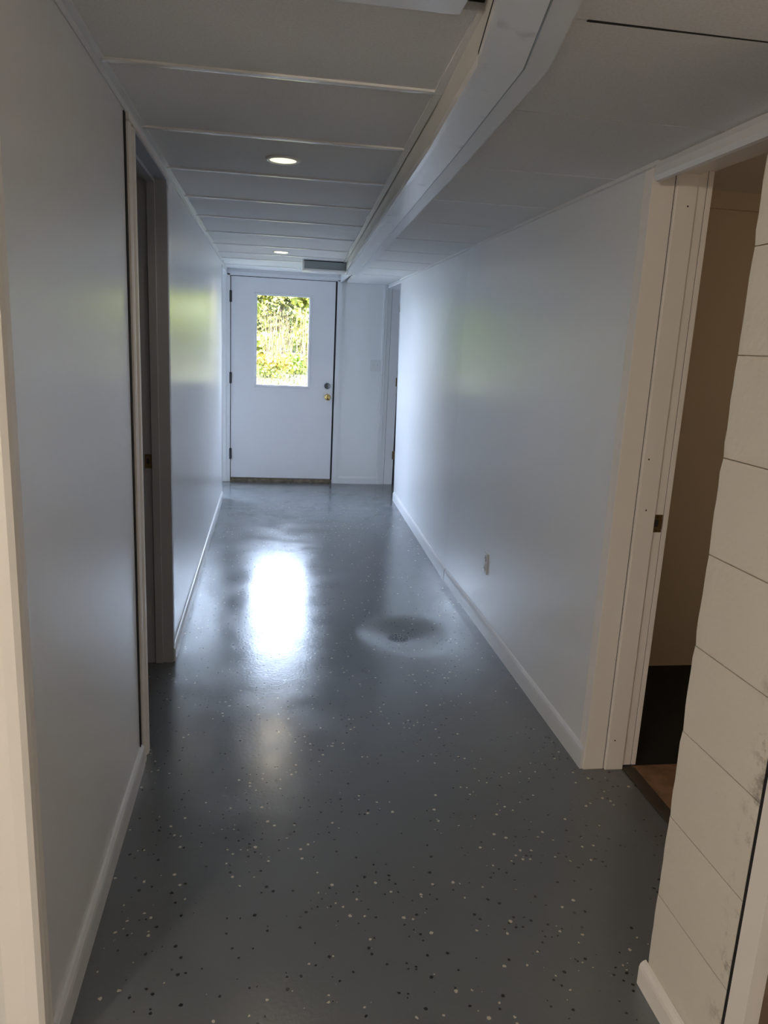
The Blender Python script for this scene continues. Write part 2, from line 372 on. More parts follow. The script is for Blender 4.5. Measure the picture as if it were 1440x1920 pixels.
part(MB().box(0.66, 0.672, YE - 0.002, YE + 0.016, 0.885, 0.945), 'strike_plate', M['black'], d1)
# jambs, weatherstrip, casing
part(MB().box(-0.44, DX0 - 0.007, YE - 0.006, 8.1, 0.0, 2.105), 'side_jamb', M['trim'], d1)
part(MB().box(DX1 + 0.018, 0.70, YE - 0.006, 8.1, 0.0, 2.105), 'side_jamb', M['trim'], d1)
part(MB().box(-0.44, 0.70, YE - 0.006, 8.1, DZ1 + 0.006, 2.105), 'head_jamb', M['trim'], d1)
part(MB().box(DX1, DX1 + 0.018, YE + 0.014, 8.02, 0.03, DZ1 + 0.006).box(DX0 - 0.007, DX0, YE + 0.016, 8.02, 0.03, DZ1 + 0.006).box(DX0, DX1, YE + 0.02, 8.02, DZ1, DZ1 + 0.006), 'weatherstrip', M['dark'], d1)
part(MB().loft([[(x, YE - t, z) for t, z in ((0.0, 0), (0.022, 0), (0.022, 0.012), (0.004, 0.034), (-0.10, 0.046), (-0.10, 0.0))] for x in (DX0 - 0.005, DX1 + 0.015)]), 'threshold', M['sill'], d1)
part(MB().box(-0.485, -0.436, YE - 0.016, YE, 0, 2.12), 'side_casing', M['trim'], d1, bevel=0.003)
part(MB().box(0.695, 0.738, YE - 0.014, YE, 0, 2.075).box(0.712, 0.72, YE - 0.018, YE - 0.01, 0, 2.075), 'side_casing', M['trim'], d1)
part(MB().box(-0.436, 0.695, YE - 0.014, YE, 2.098, 2.122), 'head_casing', M['trim'], d1, bevel=0.003)

# ------------------------------------------------------------------ door frames (profile of three steps: board, stop, rabbet)
def strike(parent, x, y, z, w, sgn):
    """latch plate let into a jamb that faces -Y; sgn = side of the lip"""
    s = part(MB().box(x - w / 2, x + w / 2, y - 0.0022, y, z - 0.031, z + 0.031).box(x + sgn * (w / 2 - 0.006), x + sgn * (w / 2 - 0.001), y - 0.005, y, z - 0.018, z + 0.018), 'strike_plate', M['old_brass'], parent)
    part(MB().box(x - w * 0.30, x + w * 0.12, y - 0.0027, y - 0.0012, z - 0.012, z + 0.013), 'latch_hole', M['slot'], s)
    for dz in (-0.023, 0.023):
        part(MB().lathe([(0.0035, 0), (0.003, -0.0012)], (x - w * 0.05, y - 0.0022, z + dz), 'Y', 10), 'screw', M['steel'], s)
    return s
# left side doorway
d2 = empty('door_2', (XL, 2.97, 0), 'structure')
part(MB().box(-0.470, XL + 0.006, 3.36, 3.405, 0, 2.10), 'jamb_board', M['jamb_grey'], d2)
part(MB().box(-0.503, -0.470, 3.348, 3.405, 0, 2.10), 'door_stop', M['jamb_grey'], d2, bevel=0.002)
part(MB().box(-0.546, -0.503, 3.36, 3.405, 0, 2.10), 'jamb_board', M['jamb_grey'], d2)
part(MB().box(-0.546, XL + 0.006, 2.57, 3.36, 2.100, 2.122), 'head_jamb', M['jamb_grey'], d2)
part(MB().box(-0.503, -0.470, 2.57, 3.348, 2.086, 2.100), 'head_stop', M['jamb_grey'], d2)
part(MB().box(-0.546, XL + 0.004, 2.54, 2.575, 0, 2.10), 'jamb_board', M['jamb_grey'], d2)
cs = MB().loft([[(XL + dx, y, z) for dx, y in ((0, 2.487), (0.009, 2.487), (0.012, 2.500), (0.012, 2.522), (0.007, 2.530), (0.007, 2.552), (0.013, 2.562), (0.013, 2.590), (0.009, 2.596), (0, 2.596))] for z in (0, 2.10)])
part(cs, 'side_casing', M['casing'], d2)
part(MB().box(XL, XL + 0.003, 2.462, 2.487, 0, 2.12), 'shadow_gap', M['dark'], d2)
part(MB().box(XL, XL + 0.012, 2.487, 3.385, 2.104, 2.124), 'head_casing', M['casing'], d2)
strike(d2, -0.518, 3.36, 0.946, 0.030, -1)
# right side doorway
d3 = empty('door_3', (1.165, 1.9, 0), 'structure')
part(MB().box(1.163, 1.239, 2.345, 2.40, 0, 2.07), 'jamb_board', M['casing'], d3, bevel=0.0015)
part(MB().box(1.242, 1.312, 2.335, 2.40, 0, 2.07), 'door_stop', M['casing'], d3, bevel=0.003)
part(MB().box(1.312, 1.347, 2.347, 2.40, 0.012, 2.07), 'jamb_board', M['casing'], d3)
part(MB().box(1.350, 1.367, 2.345, 2.40, 0.012, 2.07), 'jamb_edge', M['casing'], d3, bevel=0.0015)
part(MB().box(1.239, 1.242, 2.348, 2.40, 0, 2.07).box(1.347, 1.350, 2.350, 2.40, 0.012, 2.07), 'joint', M['dark'], d3)
strike(d3, 1.326, 2.345, 0.937, 0.034, 1)
for (x, z) in ((1.275, 0.985), (1.262, 1.16), (1.268, 0.12), (1.285, 1.96)):
    part(MB().lathe([(0.003, 0.0), (0.002, -0.0008)], (x, 2.335, z), 'Y', 8), 'nail_head', M['slot'], d3)
part(MB().box(1.163, 1.367, 1.36, 2.40, 2.07, 2.10), 'head_jamb', M['casing'], d3)
part(MB().loft([[(1.163 - dx, y, z) for dx, z in ((0, 2.015), (0.012, 2.017), (0.020, 2.030), (0.020, 2.052), (0.012, 2.070), (0, 2.072))] for y in (1.30, 2.30)]), 'head_trim', M['trim'], d3)
part(MB().box(1.240, 1.312, 1.36, 2.335, 2.055, 2.07), 'head_stop', M['casing'], d3)

# room behind the right doorway
MB().box(1.355, 3.3, 0.95, 2.352, -0.05, 0.004).build('floor_side_room', M['room_brown'], kind='structure')
MB().box(1.312, 1.360, 1.36, 2.335, -0.03, 0.006).build('trim_doorway_threshold', M['threshold'], kind='structure')
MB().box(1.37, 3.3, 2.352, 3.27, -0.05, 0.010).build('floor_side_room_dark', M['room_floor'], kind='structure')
wsr = empty('wall_side_room', (2.3, 3.27, 0), 'structure')
part(MB().box(1.36, 3.4, 3.20, 3.30, 0, 2.23), 'wall_panel', M['room_wall'], wsr)
part(MB().box(3.3, 3.4, 0.9, 3.20, 0, 2.23), 'wall_panel', M['room_wall'], wsr)
part(MB().box(1.30, 3.4, 0.8, 0.9, 0, 2.23), 'wall_panel', M['room_wall'], wsr)
part(MB().box(1.36, 3.3, 3.185, 3.20, 2.13, 2.20), 'cornice_board', M['room_wall'], wsr)
MB().box(1.36, 3.4, 0.9, 3.30, 2.20, 2.22).build('ceiling_side_room', M['wall_dull'], kind='structure')

# far left doorway and far right doorway at the end of the hall
d4 = empty('door_4', (XL, 7.5, 0), 'structure')
part(MB().box(XL - JT - 0.004, XL + 0.006, 7.06, 7.085, 0, 2.10), 'side_jamb', M['trim'], d4)
part(MB().box(XL - JT - 0.004, XL + 0.004, 7.085, YE, 2.085, 2.10), 'head_jamb', M['trim'], d4)
d5 = empty('door_5', (1.22, 7.5, 0), 'structure')
part(MB().box(1.150, 1.196, YE - 0.020, YE, 0, 2.07).box(1.162, 1.170, YE - 0.024, YE - 0.016, 0, 2.07), 'side_casing', M['trim'], d5, bevel=0.002)
part(MB().box(1.196, 1.235, YE - 0.008, YE, 0, 2.06), 'side_jamb', M['trim'], d5)
part(MB().box(1.238, 1.330, YE - 0.004, YE, 0.02, 2.05), 'door_edge', M['door'], d5)
part(MB().box(1.235, 1.238, YE - 0.003, YE, 0.0, 2.05).box(1.330, 1.40, YE - 0.003, YE, 0, 2.05), 'joint', M['dark'], d5)
for z in (1.86, 1.10, 0.32):
    part(MB().box(1.318, 1.345, YE - 0.012, YE - 0.003, z - 0.045, z + 0.045), 'hinge', M['old_brass'], d5)
part(MB().box(1.19, 1.41, 7.12, YE, 2.045, 2.057), 'head_jamb', M['trim'], d5)
# dim rooms beyond the doorways keep the daylight out
MB().box(-3.2, -3.1, 4.9, 8.1, 0, 2.23).build('wall_left_room', M['wall_dull'], kind='structure')
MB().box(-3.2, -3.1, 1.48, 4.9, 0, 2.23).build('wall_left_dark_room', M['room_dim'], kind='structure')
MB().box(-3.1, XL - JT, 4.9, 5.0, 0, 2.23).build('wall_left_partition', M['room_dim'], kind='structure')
MB().box(-3.2, -3.05, 8.0, 8.1, 0, 2.23).box(-1.0, -0.74, 8.0, 8.1, 0, 2.23).box(-3.05, -1.0, 8.0, 8.1, 0, 0.12).box(-3.05, -1.0, 8.0, 8.1, 2.1, 2.23).build('wall_left_room_end', M['wall_dull'], kind='structure')
w1 = empty('window_1', (-2.025, 8.05, 1.1), 'structure')
part(MB().box(-3.05, -3.0, 8.03, 8.08, 0.12, 2.1).box(-1.05, -1.0, 8.03, 8.08, 0.12, 2.1).box(-3.0, -1.05, 8.03, 8.08, 0.12, 0.17).box(-3.0, -1.05, 8.03, 8.08, 2.05, 2.1).box(-2.045, -2.005, 8.035, 8.075, 0.17, 2.05), 'window_frame', M['trim'], w1)
part(MB().box(-3.0, -2.045, 8.052, 8.056, 0.17, 2.05), 'pane', M['glass'], w1)
part(MB().box(-2.005, -1.05, 8.052, 8.056, 0.17, 2.05), 'pane', M['glass'], w1)
MB().box(2.1, 2.2, 3.3, 7.93, 0, 2.23).build('wall_right_room', M['wall_dull'], kind='structure')

# ------------------------------------------------------------------ block pier at the right, with baseboard and wood strip
PX, PY0, PY1 = 0.925, 1.140, 1.418
wp = empty('wall_right_pier', (PX, 1.28, 0), 'structure')
part(MB().box(PX + 0.012, 1.30, PY0, PY1 - 0.010, 0, ZR), 'mortar_core', M['block'], wp)
zs = [0.0, 0.052, 0.259, 0.468, 0.684, 0.888, 1.095, 1.302, 1.509, 1.716, 1.923, ZR]
for k in range(len(zs) - 1):
    z0, z1 = zs[k] + 0.0012, zs[k + 1] - 0.0012
    n = 7 if z1 - z0 > 0.1 else 2
    rings = []
    for i in range(n + 1):
        z = z0 + (z1 - z0) * i / n
        end = 0.0013 if i in (0, n) else 0.0
        j = lambda s: random.uniform(-s, s)
        yf = PY1 - end + j(0.0018)
        rings.append([(PX + end * 0.7 + 0.002, PY0, z), (PX + end * 0.7 + j(0.0005), yf - 0.006, z), (PX + 0.002 + end * 0.7, yf - 0.0015, z), (PX + 0.007, yf, z), (1.30, yf, z), (1.30, PY0, z)])
    part(MB().loft(rings), 'block', M['block'], wp)
part(MB().box(PX - 0.002, 1.30, 1.074, PY0 - 0.015, 0, ZR), 'wood_strip', M['casing'], wp)
part(MB().box(PX + 0.003, 1.30, PY0 - 0.0145, PY0 - 0.0005, 0, ZR), 'joint', M['dark'], wp)
part(MB().box(PX + 0.03, 1.30, 0.98, 1.074, 0, ZR), 'door_edge', M['brown_wood'], wp)
base_run('baseboard_pier', [(PX, PY0 + 0.002), (PX, PY1 + 0.004)], -1, h=0.066, t=0.016, m='casing')
# ------------------------------------------------------------------ corner of the room at the left: casing and wall that face the lamp
wf = empty('wall_front_left', (-1.2, 1.40, 0), 'structure')
part(MB().box(-3.2, XL - 0.075, 1.345, 1.48, 0, 2.23), 'wall_panel', M['wall_dull'], wf)
part(MB().loft([[(XL + dx, y, z) for dx, y in ((-0.075, 1.332), (-0.030, 1.318), (-0.008, 1.316), (0.002, 1.322), (0.004, 1.330), (0.001, 1.336), (0.003, 1.342), (0.003, 1.368), (0.0, 1.374), (-0.075, 1.374))] for z in (0, 2.12)]), 'corner_casing', M['casing'], wf)
# room around the camera
wb = empty('wall_back', (0, -2.45, 0), 'structure')
part(MB().box(-3.3, 3.4, -2.5, -2.4, 0, 2.23), 'wall_panel', M['wall_dull'], wb)
part(MB().box(-3.3, -3.2, -2.4, 1.48, 0, 2.23), 'wall_panel', M['wall_dull'], wb)
part(MB().box(1.30, 1.36, -2.4, 1.36, 0, 2.23), 'wall_panel', M['wall_dull'], wb)

# ------------------------------------------------------------------ ceilings: tiles in a metal grid, left bay and lower right bay
ce = empty('ceiling_left', (0, 4.0, ZL), 'structure')
ly = [1.622, 2.122, 2.738, 3.338, 3.962, 4.560, 5.205, 5.850, 6.400, 6.86, 7.45, YE - 0.004]
for k in range(len(ly) - 1):
    y0, y1 = ly[k], ly[k + 1]
    xr0 = beam_x(y0) if y0 < 6.6 else 0.70; xr1 = beam_x(y1) if y1 < 6.6 else 0.70
    if y0 < 6.6 <= y1: xr0 = xr1 = beam_x(6.6) + 0.01
    a0, a1, b0, b1 = XL + 0.002, XL + 0.002, xr0 - 0.002, xr1 - 0.002
    part(MB().hexa([(a0, y0 + 0.004, ZL), (b0, y0 + 0.004, ZL), (b1, y1 - 0.004, ZL), (a1, y1 - 0.004, ZL), (a0, y0 + 0.004, ZL + 0.016), (b0, y0 + 0.004, ZL + 0.016), (b1, y1 - 0.004, ZL + 0.016), (a1, y1 - 0.004, ZL + 0.016)]), 'ceiling_tile', M['tile'], ce)
for y in ly[1:-1]:
    part(MB().loft([[(x, y + 0.012 * q, ZL - 0.0055 - 0.0013 * (1 - abs(q) ** 2)) for q in (-1, -.8, -.6, -.4, -.2, 0, .2, .4, .6, .8, 1)] + [(x, y + 0.012, ZL), (x, y - 0.012, ZL)] for x in (XL + 0.012, (beam_x(y) if y < 6.6 else 0.70) - 0.004)]), 'grid_bar', M['bar'], ce)
part(MB().loft([[(XL + 0.001, y, ZL - 0.022), (XL + 0.003, y, ZL - 0.022), (XL + 0.004, y, ZL - 0.004), (XL + 0.022, y, ZL - 0.003), (XL + 0.022, y, ZL), (XL + 0.001, y, ZL)] for y in (1.30, 7.06)]), 'wall_angle', M['trim'], ce)
part(MB().hexa([(beam_x(1.62) - 0.024, 1.62, ZL - 0.006), (beam_x(1.62) - 0.002, 1.62, ZL - 0.006), (beam_x(6.6) - 0.002, 6.6, ZL - 0.006), (beam_x(6.6) - 0.024, 6.6, ZL - 0.006), (beam_x(1.62) - 0.024, 1.62, ZL), (beam_x(1.62) - 0.002, 1.62, ZL), (beam_x(6.6) - 0.002, 6.6, ZL), (beam_x(6.6) - 0.024, 6.6, ZL)]), 'wall_angle', M['bar'], ce)
MB().box(XL - 0.02, 0.36, 1.27, 1.622, ZL - 0.012, ZL + 0.01).build('ceiling_cross_board', M['beam_metal'], kind='structure')
cr = empty('ceiling_right', (1.0, 4.0, ZR), 'structure')
ry = [0.80, 1.432, 1.968, 2.592, 3.190, 3.790, 4.400, 5.010, 5.62, 6.23, 6.84, YE - 0.004]
for k in range(len(ry) - 1):
    y0, y1 = ry[k], ry[k + 1]
    xl0, xl1 = beam_x(y0) + 0.085, beam_x(y1) + 0.085
    xe = 1.35 if y0 < 2.3 else 1.24
    part(MB().hexa([(xl0, y0 + 0.0025, ZR), (xe, y0 + 0.002, ZR), (xe, y1 - 0.002, ZR), (xl1, y1 - 0.002, ZR), (xl0, y0 + 0.002, ZR + 0.016), (xe, y0 + 0.002, ZR + 0.016), (xe, y1 - 0.002, ZR + 0.016), (xl1, y1 - 0.002, ZR + 0.016)]), 'ceiling_tile', M['tile'], cr)
_g0, _g1 = beam_x(1.432) + 0.14, 1.10
part(MB().hexa([(_g0, 1.428, ZR - 0.001), (_g1, 1.4315, ZR - 0.001), (_g1, 1.4325, ZR - 0.001), (_g0, 1.436, ZR - 0.001), (_g0, 1.428, ZR + 0.01), (_g1, 1.4315, ZR + 0.01), (_g1, 1.4325, ZR + 0.01), (_g0, 1.436, ZR + 0.01)]), 'shadow_gap', M['dark'], cr)
for y in ry[3:-1]:
    part(MB().box(beam_x(y) + 0.14, 1.15, y - 0.005, y + 0.005, ZR - 0.002, ZR), 'grid_bar', M['trim' if y < 4 else 'tile'], cr)
part(MB().hexa([(1.150, 2.30, ZR - 0.012), (1.166, 2.30, ZR - 0.012), (1.19, 7.11, ZR - 0.012), (1.174, 7.11, ZR - 0.012), (1.150, 2.30, ZR), (1.166, 2.30, ZR), (1.19, 7.11, ZR), (1.174, 7.11, ZR)]), 'wall_angle', M['tile'], cr)
MB().box(-3.4, 3.6, -2.6, 8.12, 2.225, 2.40).build('ceiling_slab', M['concrete'], kind='structure')
MB().box(-3.3, -0.44, -2.4, 1.34, 2.16, 2.18).build('ceiling_front_room', M['tile'], kind='structure')
MB().box(-0.44, 1.36, -2.4, 1.27, 2.16, 2.18).build('ceiling_front_room_right', M['tile'], kind='structure')
MB().box(0.698, 0.712, 6.66, YE, ZR, ZL + 0.01).build('trim_end_fascia', M['wall'], kind='structure')

# ------------------------------------------------------------------ beam: metal-clad underside, board side, flange strip on the right
bm_ = tag(empty('ceiling_beam', (0.5, 4.0, 2.04)), 'long white boxed beam with metal-clad underside running along ceiling to exterior door', 'beam')
zb = 2.045
LB = [(0.235, 0.70), (0.345, 1.25), (0.402, 1.60)] + [(beam_x(y) - 0.002, y) for y in (2.3, 3.48, 4.5, 5.6, 6.62)]
RB = [(0.325, 0.70), (0.428, 1.26), (0.492, 1.60)] + [(beam_x(y) + 0.082, y) for y in (2.3, 3.48, 4.5, 5.6, 6.62)]
rings = [[(lx, ly_, zb), (rx, ry_, zb), (rx, ry_, zb + 0.006), (lx, ly_, zb + 0.006)] for (lx, ly_), (rx, ry_) in zip(LB, RB)]
lab(part(MB().loft(rings), 'metal_cladding', M['beam_metal'], bm_), 'blue-grey metal cladding of the underside')
def side_board(pts, z0=zb + 0.006, z1=ZL + 0.012, t=0.016):
    return MB().loft([[(x, y, z0), (x + t, y, z0), (x + t, y, z1), (x, y, z1)] for x, y in pts])
part(side_board([(x + 0.004, y) for x, y in LB[:4]] + [(beam_x(3.45) + 0.002, 3.45)]), 'side_board', M['beam_side'], bm_)
part(side_board([(beam_x(3.462) + 0.004, 3.462)] + [(beam_x(y) + 0.002, y) for y in (4.5, 5.6, 6.62)]), 'side_board', M['beam_side'], bm_)
part(MB().hexa([(beam_x(3.45) + .006, 3.45, zb), (beam_x(3.45) + .016, 3.45, zb), (beam_x(3.46) + .016, 3.462, zb), (beam_x(3.46) + .006, 3.462, zb), (beam_x(3.45) + .006, 3.45, ZL), (beam_x(3.45) + .016, 3.45, ZL), (beam_x(3.46) + .016, 3.462, ZL), (beam_x(3.46) + .006, 3.462, ZL)]), 'joint', M['dark'], bm_)
# thin corner bead along the lower left edge
part(MB().loft([[(x - 0.004, y, zb - 0.003), (x + 0.008, y, zb - 0.003), (x + 0.008, y, zb), (x, y, zb), (x, y, zb + 0.016), (x - 0.004, y, zb + 0.016)] for x, y in LB]), 'corner_bead', M['bar'], bm_)
def strip(off0, off1, z0, z1, pts=RB):
    return MB().loft([[(x + off0, y, z0), (x + off1, y, z0), (x + off1, y, z1), (x + off0, y, z1)] for x, y in pts])
part(strip(0.005, 0.052, zb + 0.004, zb + 0.012), 'flange_strip', M['trim'], bm_)
part(strip(0.048, 0.054, zb + 0.006, ZR + 0.006), 'flange_edge', M['trim'], bm_)
part(strip(0.0015, 0.0048, zb + 0.002, zb + 0.012), 'joint', M['box_face'], bm_)
part(side_board([(x - 0.0045, y) for x, y in LB[:3]], zb + 0.017, zb + 0.023, 0.003), 'joint', M['dark'], bm_)
part(strip(0.010, 0.06, ZR + 0.02, ZL + 0.03), 'core', M['wall_dull'], bm_)

# ------------------------------------------------------------------ box hung under the ceiling near the exterior door
bx = tag(empty('ceiling_box', (0.46, 6.72, 2.07)), 'grey sheet-metal box with white rim hung from ceiling in front of exterior door', 'box')
part(MB().box(0.272, 0.636, 6.636, 6.80, 2.072, ZL), 'box_body', M['trim'], bx)
part(MB().box(0.280, 0.634, 6.628, 6.636, 2.080, ZL - 0.008), 'front_panel', M['box_face'], bx)
part(MB().box(0.274, 0.640, 6.630, 6.637, ZL - 0.008, ZL - 0.001).box(0.634, 0.642, 6.630, 6.637, 2.080, ZL - 0.008), 'shadow_gap', M['dark'], bx)
part(MB().box(0.262, 0.715, 6.618, 6.80, 2.060, 2.076), 'bottom_rim', M['bar'], bx, bevel=0.003)
part(MB().box(0.258, 0.272, 6.622, 6.80, 2.060, ZL), 'end_cap', M['bar'], bx, bevel=0.004)

# ------------------------------------------------------------------ recessed ceiling lights
def downlight(x, y, r, label, watts):
    t = tag(empty('recessed_light', (x, y, ZL - 0.002)), label, 'light', 'recessed ceiling lights')
    part(MB().loft([[(x + q * math.cos(a), y + q * math.sin(a), ZL + h) for a in [2 * math.pi * k / 40 for k in range(40)]] for q, h in ((r, -0.0005), (r, -0.004), (r * 0.93, -0.007), (r * 0.80, -0.006), (r * 0.76, -0.0005))], caps=False), 'trim_ring', M['can'], t, smooth=True)
    lab(part(MB().lathe([(r * 0.78, -0.0035), (r * 0.60, -0.006), (r * 0.3, -0.0075), (0.004, -0.008)], (x, y, ZL), 'Z', 40), 'lens', M['lens'] if watts > 5 else M['lens_dim'], t, smooth=True), 'glowing warm lens')
    sd = bpy.data.lights.new('downlight_beam', 'SPOT'); sd.energy = watts; sd.spot_size = math.radians(150); sd.spot_blend = 0.7; sd.shadow_soft_size = 0.045; sd.color = (1.0, 0.86, 0.68)
    so = bpy.data.objects.new('downlight_beam', sd); COL.objects.link(so); so.location = (x, y, ZL - 0.014)
downlight(0.039, 3.046, 0.064, 'larger, nearer of two lit round recessed ceiling lights, between the tile bars', 2.0)
downlight(0.075, 6.161, 0.066, 'smaller, farther lit round recessed ceiling light, just in front of the exterior door', SPOT_W)

# ------------------------------------------------------------------ outlet, switch, drain
ou = tag(empty('wall_outlet', (1.158, 3.725, 0.377)), 'white duplex power outlet low on the right hall wall', 'outlet')
ox = 1.1598
part(MB().hexa([(ox + .004, 3.690, .318), (ox + .004, 3.760, .318), (ox - .001, 3.757, .321), (ox - .001, 3.693, .321), (ox + .004, 3.690, .436), (ox + .004, 3.760, .436), (ox - .001, 3.757, .433), (ox - .001, 3.693, .433)]).box(ox - 0.008, ox - 0.001, 3.693, 3.757, 0.321, 0.433), 'cover_plate', M['plastic'], ou, bevel=0.002)
for z in (0.350, 0.404):
    s = part(MB().lathe([(0.017, 0.0), (0.017, -0.003), (0.015, -0.0045)], (ox - 0.007, 3.725, z), 'X', 20), 'socket', M['plastic'], ou)
    part(MB().box(ox - 0.0122, ox - 0.0110, 3.717, 3.7195, z - 0.004, z + 0.006).box(ox - 0.0122, ox - 0.0110, 3.7305, 3.733, z - 0.004, z + 0.006), 'slot', M['slot'], s)
part(MB().lathe([(0.003, 0.0), (0.003, -0.002)], (ox - 0.007, 3.725, 0.377), 'X', 8), 'screw', M['plastic'], ou)
sw = tag(empty('light_switch', (1.098, YE, 1.259)), 'white double light switch plate on end wall right of exterior door', 'switch')
part(MB().box(1.042, 1.148, YE - 0.006, YE - 0.0005, 1.202, 1.316), 'cover_plate', M['plastic'], sw, bevel=0.002)
for x in (1.072, 1.118):
    part(MB().hexa([(x - .005, YE - .006, 1.246), (x + .005, YE - .006, 1.246), (x + .005, YE - .005, 1.246), (x - .005, YE - .005, 1.246), (x - .004, YE - .016, 1.268), (x + .004, YE - .016, 1.268), (x + .004, YE - .005, 1.272), (x - .004, YE - .005, 1.272)]), 'toggle', M['plastic'], sw)
fd = tag(empty('floor_drain', (DR[0], DR[1], -0.03)), 'round slotted metal drain set in a dish in the grey floor', 'drain')
zd = -0.0285
rim = MB().loft([[(DR[0] + q * math.cos(a), DR[1] + q * math.sin(a), zd + h) for a in [2 * math.pi * k / 40 for k in range(40)]] for q, h in ((0.060, -0.002), (0.059, 0.003), (0.053, 0.003), (0.051, -0.002))], caps=False)
part(rim, 'rim', M['cast'], fd)
part(MB().lathe([(0.052, -0.0012), (0.03, -0.0012), (0.002, -0.0012)], (DR[0], DR[1], zd), 'Z', 32), 'sump', M['slot'], fd)
gr = part(MB().loft([[(DR[0] + q * math.cos(a), DR[1] + q * math.sin(a), zd + h) for a in [2 * math.pi * k / 24 for k in range(24)]] for q, h in ((0.028, -0.001), (0.028, 0.002), (0.023, 0.002), (0.023, -0.001))], caps=False), 'grate', M['cast'], fd)
for k in range(16):
    a = 2 * math.pi * k / 16; c, s_ = math.cos(a), math.sin(a); w = 0.0028
    for r0, r1 in ((0.027, 0.053),) + (((0.002, 0.024),) if k % 2 == 0 else ()):
        p = [(DR[0] + r * c + e * -s_, DR[1] + r * s_ + e * c) for r, e in ((r0, -w), (r1, -w), (r1, w), (r0, w))]
        part(MB().hexa([(x, y, zd - 0.001) for x, y in p] + [(x, y, zd + 0.002) for x, y in p]), 'grate_bar', M['cast'], fd)

# ------------------------------------------------------------------ outdoors, seen through the door glass
def gz(y): return 0.0 if y < 8.1 else min(0.9, 0.45 * (y - 8.1) / 10.0)
gxs = [-14, -8, -4, -2, 0, 2, 4, 8, 14]; gys = [8.12, 10, 12, 14, 16, 18, 20, 24, 28, 40]
gv = [(x, y, gz(y) - 0.02 + (RNG.random() * 0.05 if y > 9 else 0)) for y in gys for x in gxs]
gme = bpy.data.meshes.new('ground'); nx = len(gxs)
gme.from_pydata(gv, [], [(j * nx + i, j * nx + i + 1, (j + 1) * nx + i + 1, (j + 1) * nx + i) for j in range(len(gys) - 1) for i in range(nx - 1)])
gme.materials.append(M['ground']); go = bpy.data.objects.new('ground', gme); COL.objects.link(go); go['kind'] = 'structure'

def quads(name, centers, size, m, parent=None, up=0.0, aspect=1.0):
    """one mesh of small leaf quads at the given centres, random facing"""
    n = len(centers); c = np.asarray(centers, float)
    d = RNG.normal(size=(n, 3)); d[:, 2] += up; d /= np.linalg.norm(d, axis=1)[:, None]
    e = np.cross(d, RNG.normal(size=(n, 3))); e /= np.linalg.norm(e, axis=1)[:, None]; g = np.cross(d, e)
    s = size * (0.6 + 0.8 * RNG.random(n))[:, None]
    v = np.stack([c - e * s, c - g * s * aspect, c + e * s, c + g * s * aspect], 1).reshape(-1, 3)
    if parent: v = v - np.array(parent.location)
    me = bpy.data.meshes.new(name); me.from_pydata(v.tolist(), [], np.arange(4 * n).reshape(-1, 4).tolist()); me.materials.append(m)
    o = bpy.data.objects.new(name, me); COL.objects.link(o)
    if parent: o.parent = parent
    return o
def crown_pts(n, lobes):
    out = []
    tot = sum(r[3] ** 2 for r in lobes)
    for (x, y, z, r, sq) in [(l[0], l[1], l[2], l[3], l[4]) for l in lobes]:
        k = int(n * r * r / tot) + 1
        p = RNG.normal(size=(k, 3)); p /= np.linalg.norm(p, axis=1)[:, None]; p *= (RNG.random(k) ** 0.4)[:, None] * r
        p[:, 2] *= sq
        out.append(p + np.array([x, y, z]))
    return np.concatenate(out)
def leafy_tree(name, x, y, h, r, n, m, leaf, label, cat='tree', low=0.25):
    z0 = gz(y) - 0.03; t = tag(empty(name, (x, y, z0)), label, cat)
    tr = MB().tube([(x, y, z0 - 0.05), (x + 0.05, y, z0 + h * 0.35), (x - 0.04, y + .05, z0 + h * 0.8)], [0.09, 0.065, 0.02], 8)
    part(tr, 'trunk', M['bark'], t)
    br = MB(); lobes = []
    for k in range(11):
        a = k * 2.4; zz = z0 + h * (low + (0.9 - low) * k / 10); rr = r * (0.75 - 0.45 * k / 10)
        ex, ey = x + rr * math.cos(a), y + rr * math.sin(a)
        br.tube([(x, y, zz - 0.25), (ex, ey, zz)], [0.025, 0.008], 5); lobes.append((ex, ey, zz, r * random.uniform(.42, .62), 0.75))
    lobes.append((x, y, z0 + h * 0.85, r * 0.6, 0.9))
    part(br, 'branches', M['bark'], t)
    quads('foliage', crown_pts(n, lobes), leaf, m, t)
    quads('inner_foliage', crown_pts(n // 3, [(a, b, c, d * 0.85, e) for a, b, c, d, e in lobes]), leaf * 2.6, m, t)
    return t
leafy_tree('birch_tree', 2.25, 24.2, 5.2, 1.5, 5200, M['leaf_light'], 0.075, 'pale green leafy tree filling right side of the door glass', low=0.10)
leafy_tree('leafy_tree', -1.25, 23.4, 4.8, 1.25, 4200, M['leaf_light'], 0.07, 'pale green leafy tree at left edge of the door glass', low=0.10)
leafy_tree('leafy_tree', 7.3, 25.5, 5.4, 2.1, 3600, M['leaf_mid'], 0.10, 'bushy green tree outside, right of the view through the door', low=0.08)
leafy_tree('leafy_tree', -5.9, 25.0, 5.2, 2.1, 3600, M['leaf_mid'], 0.10, 'bushy green tree outside, left of the view through the door', low=0.08)
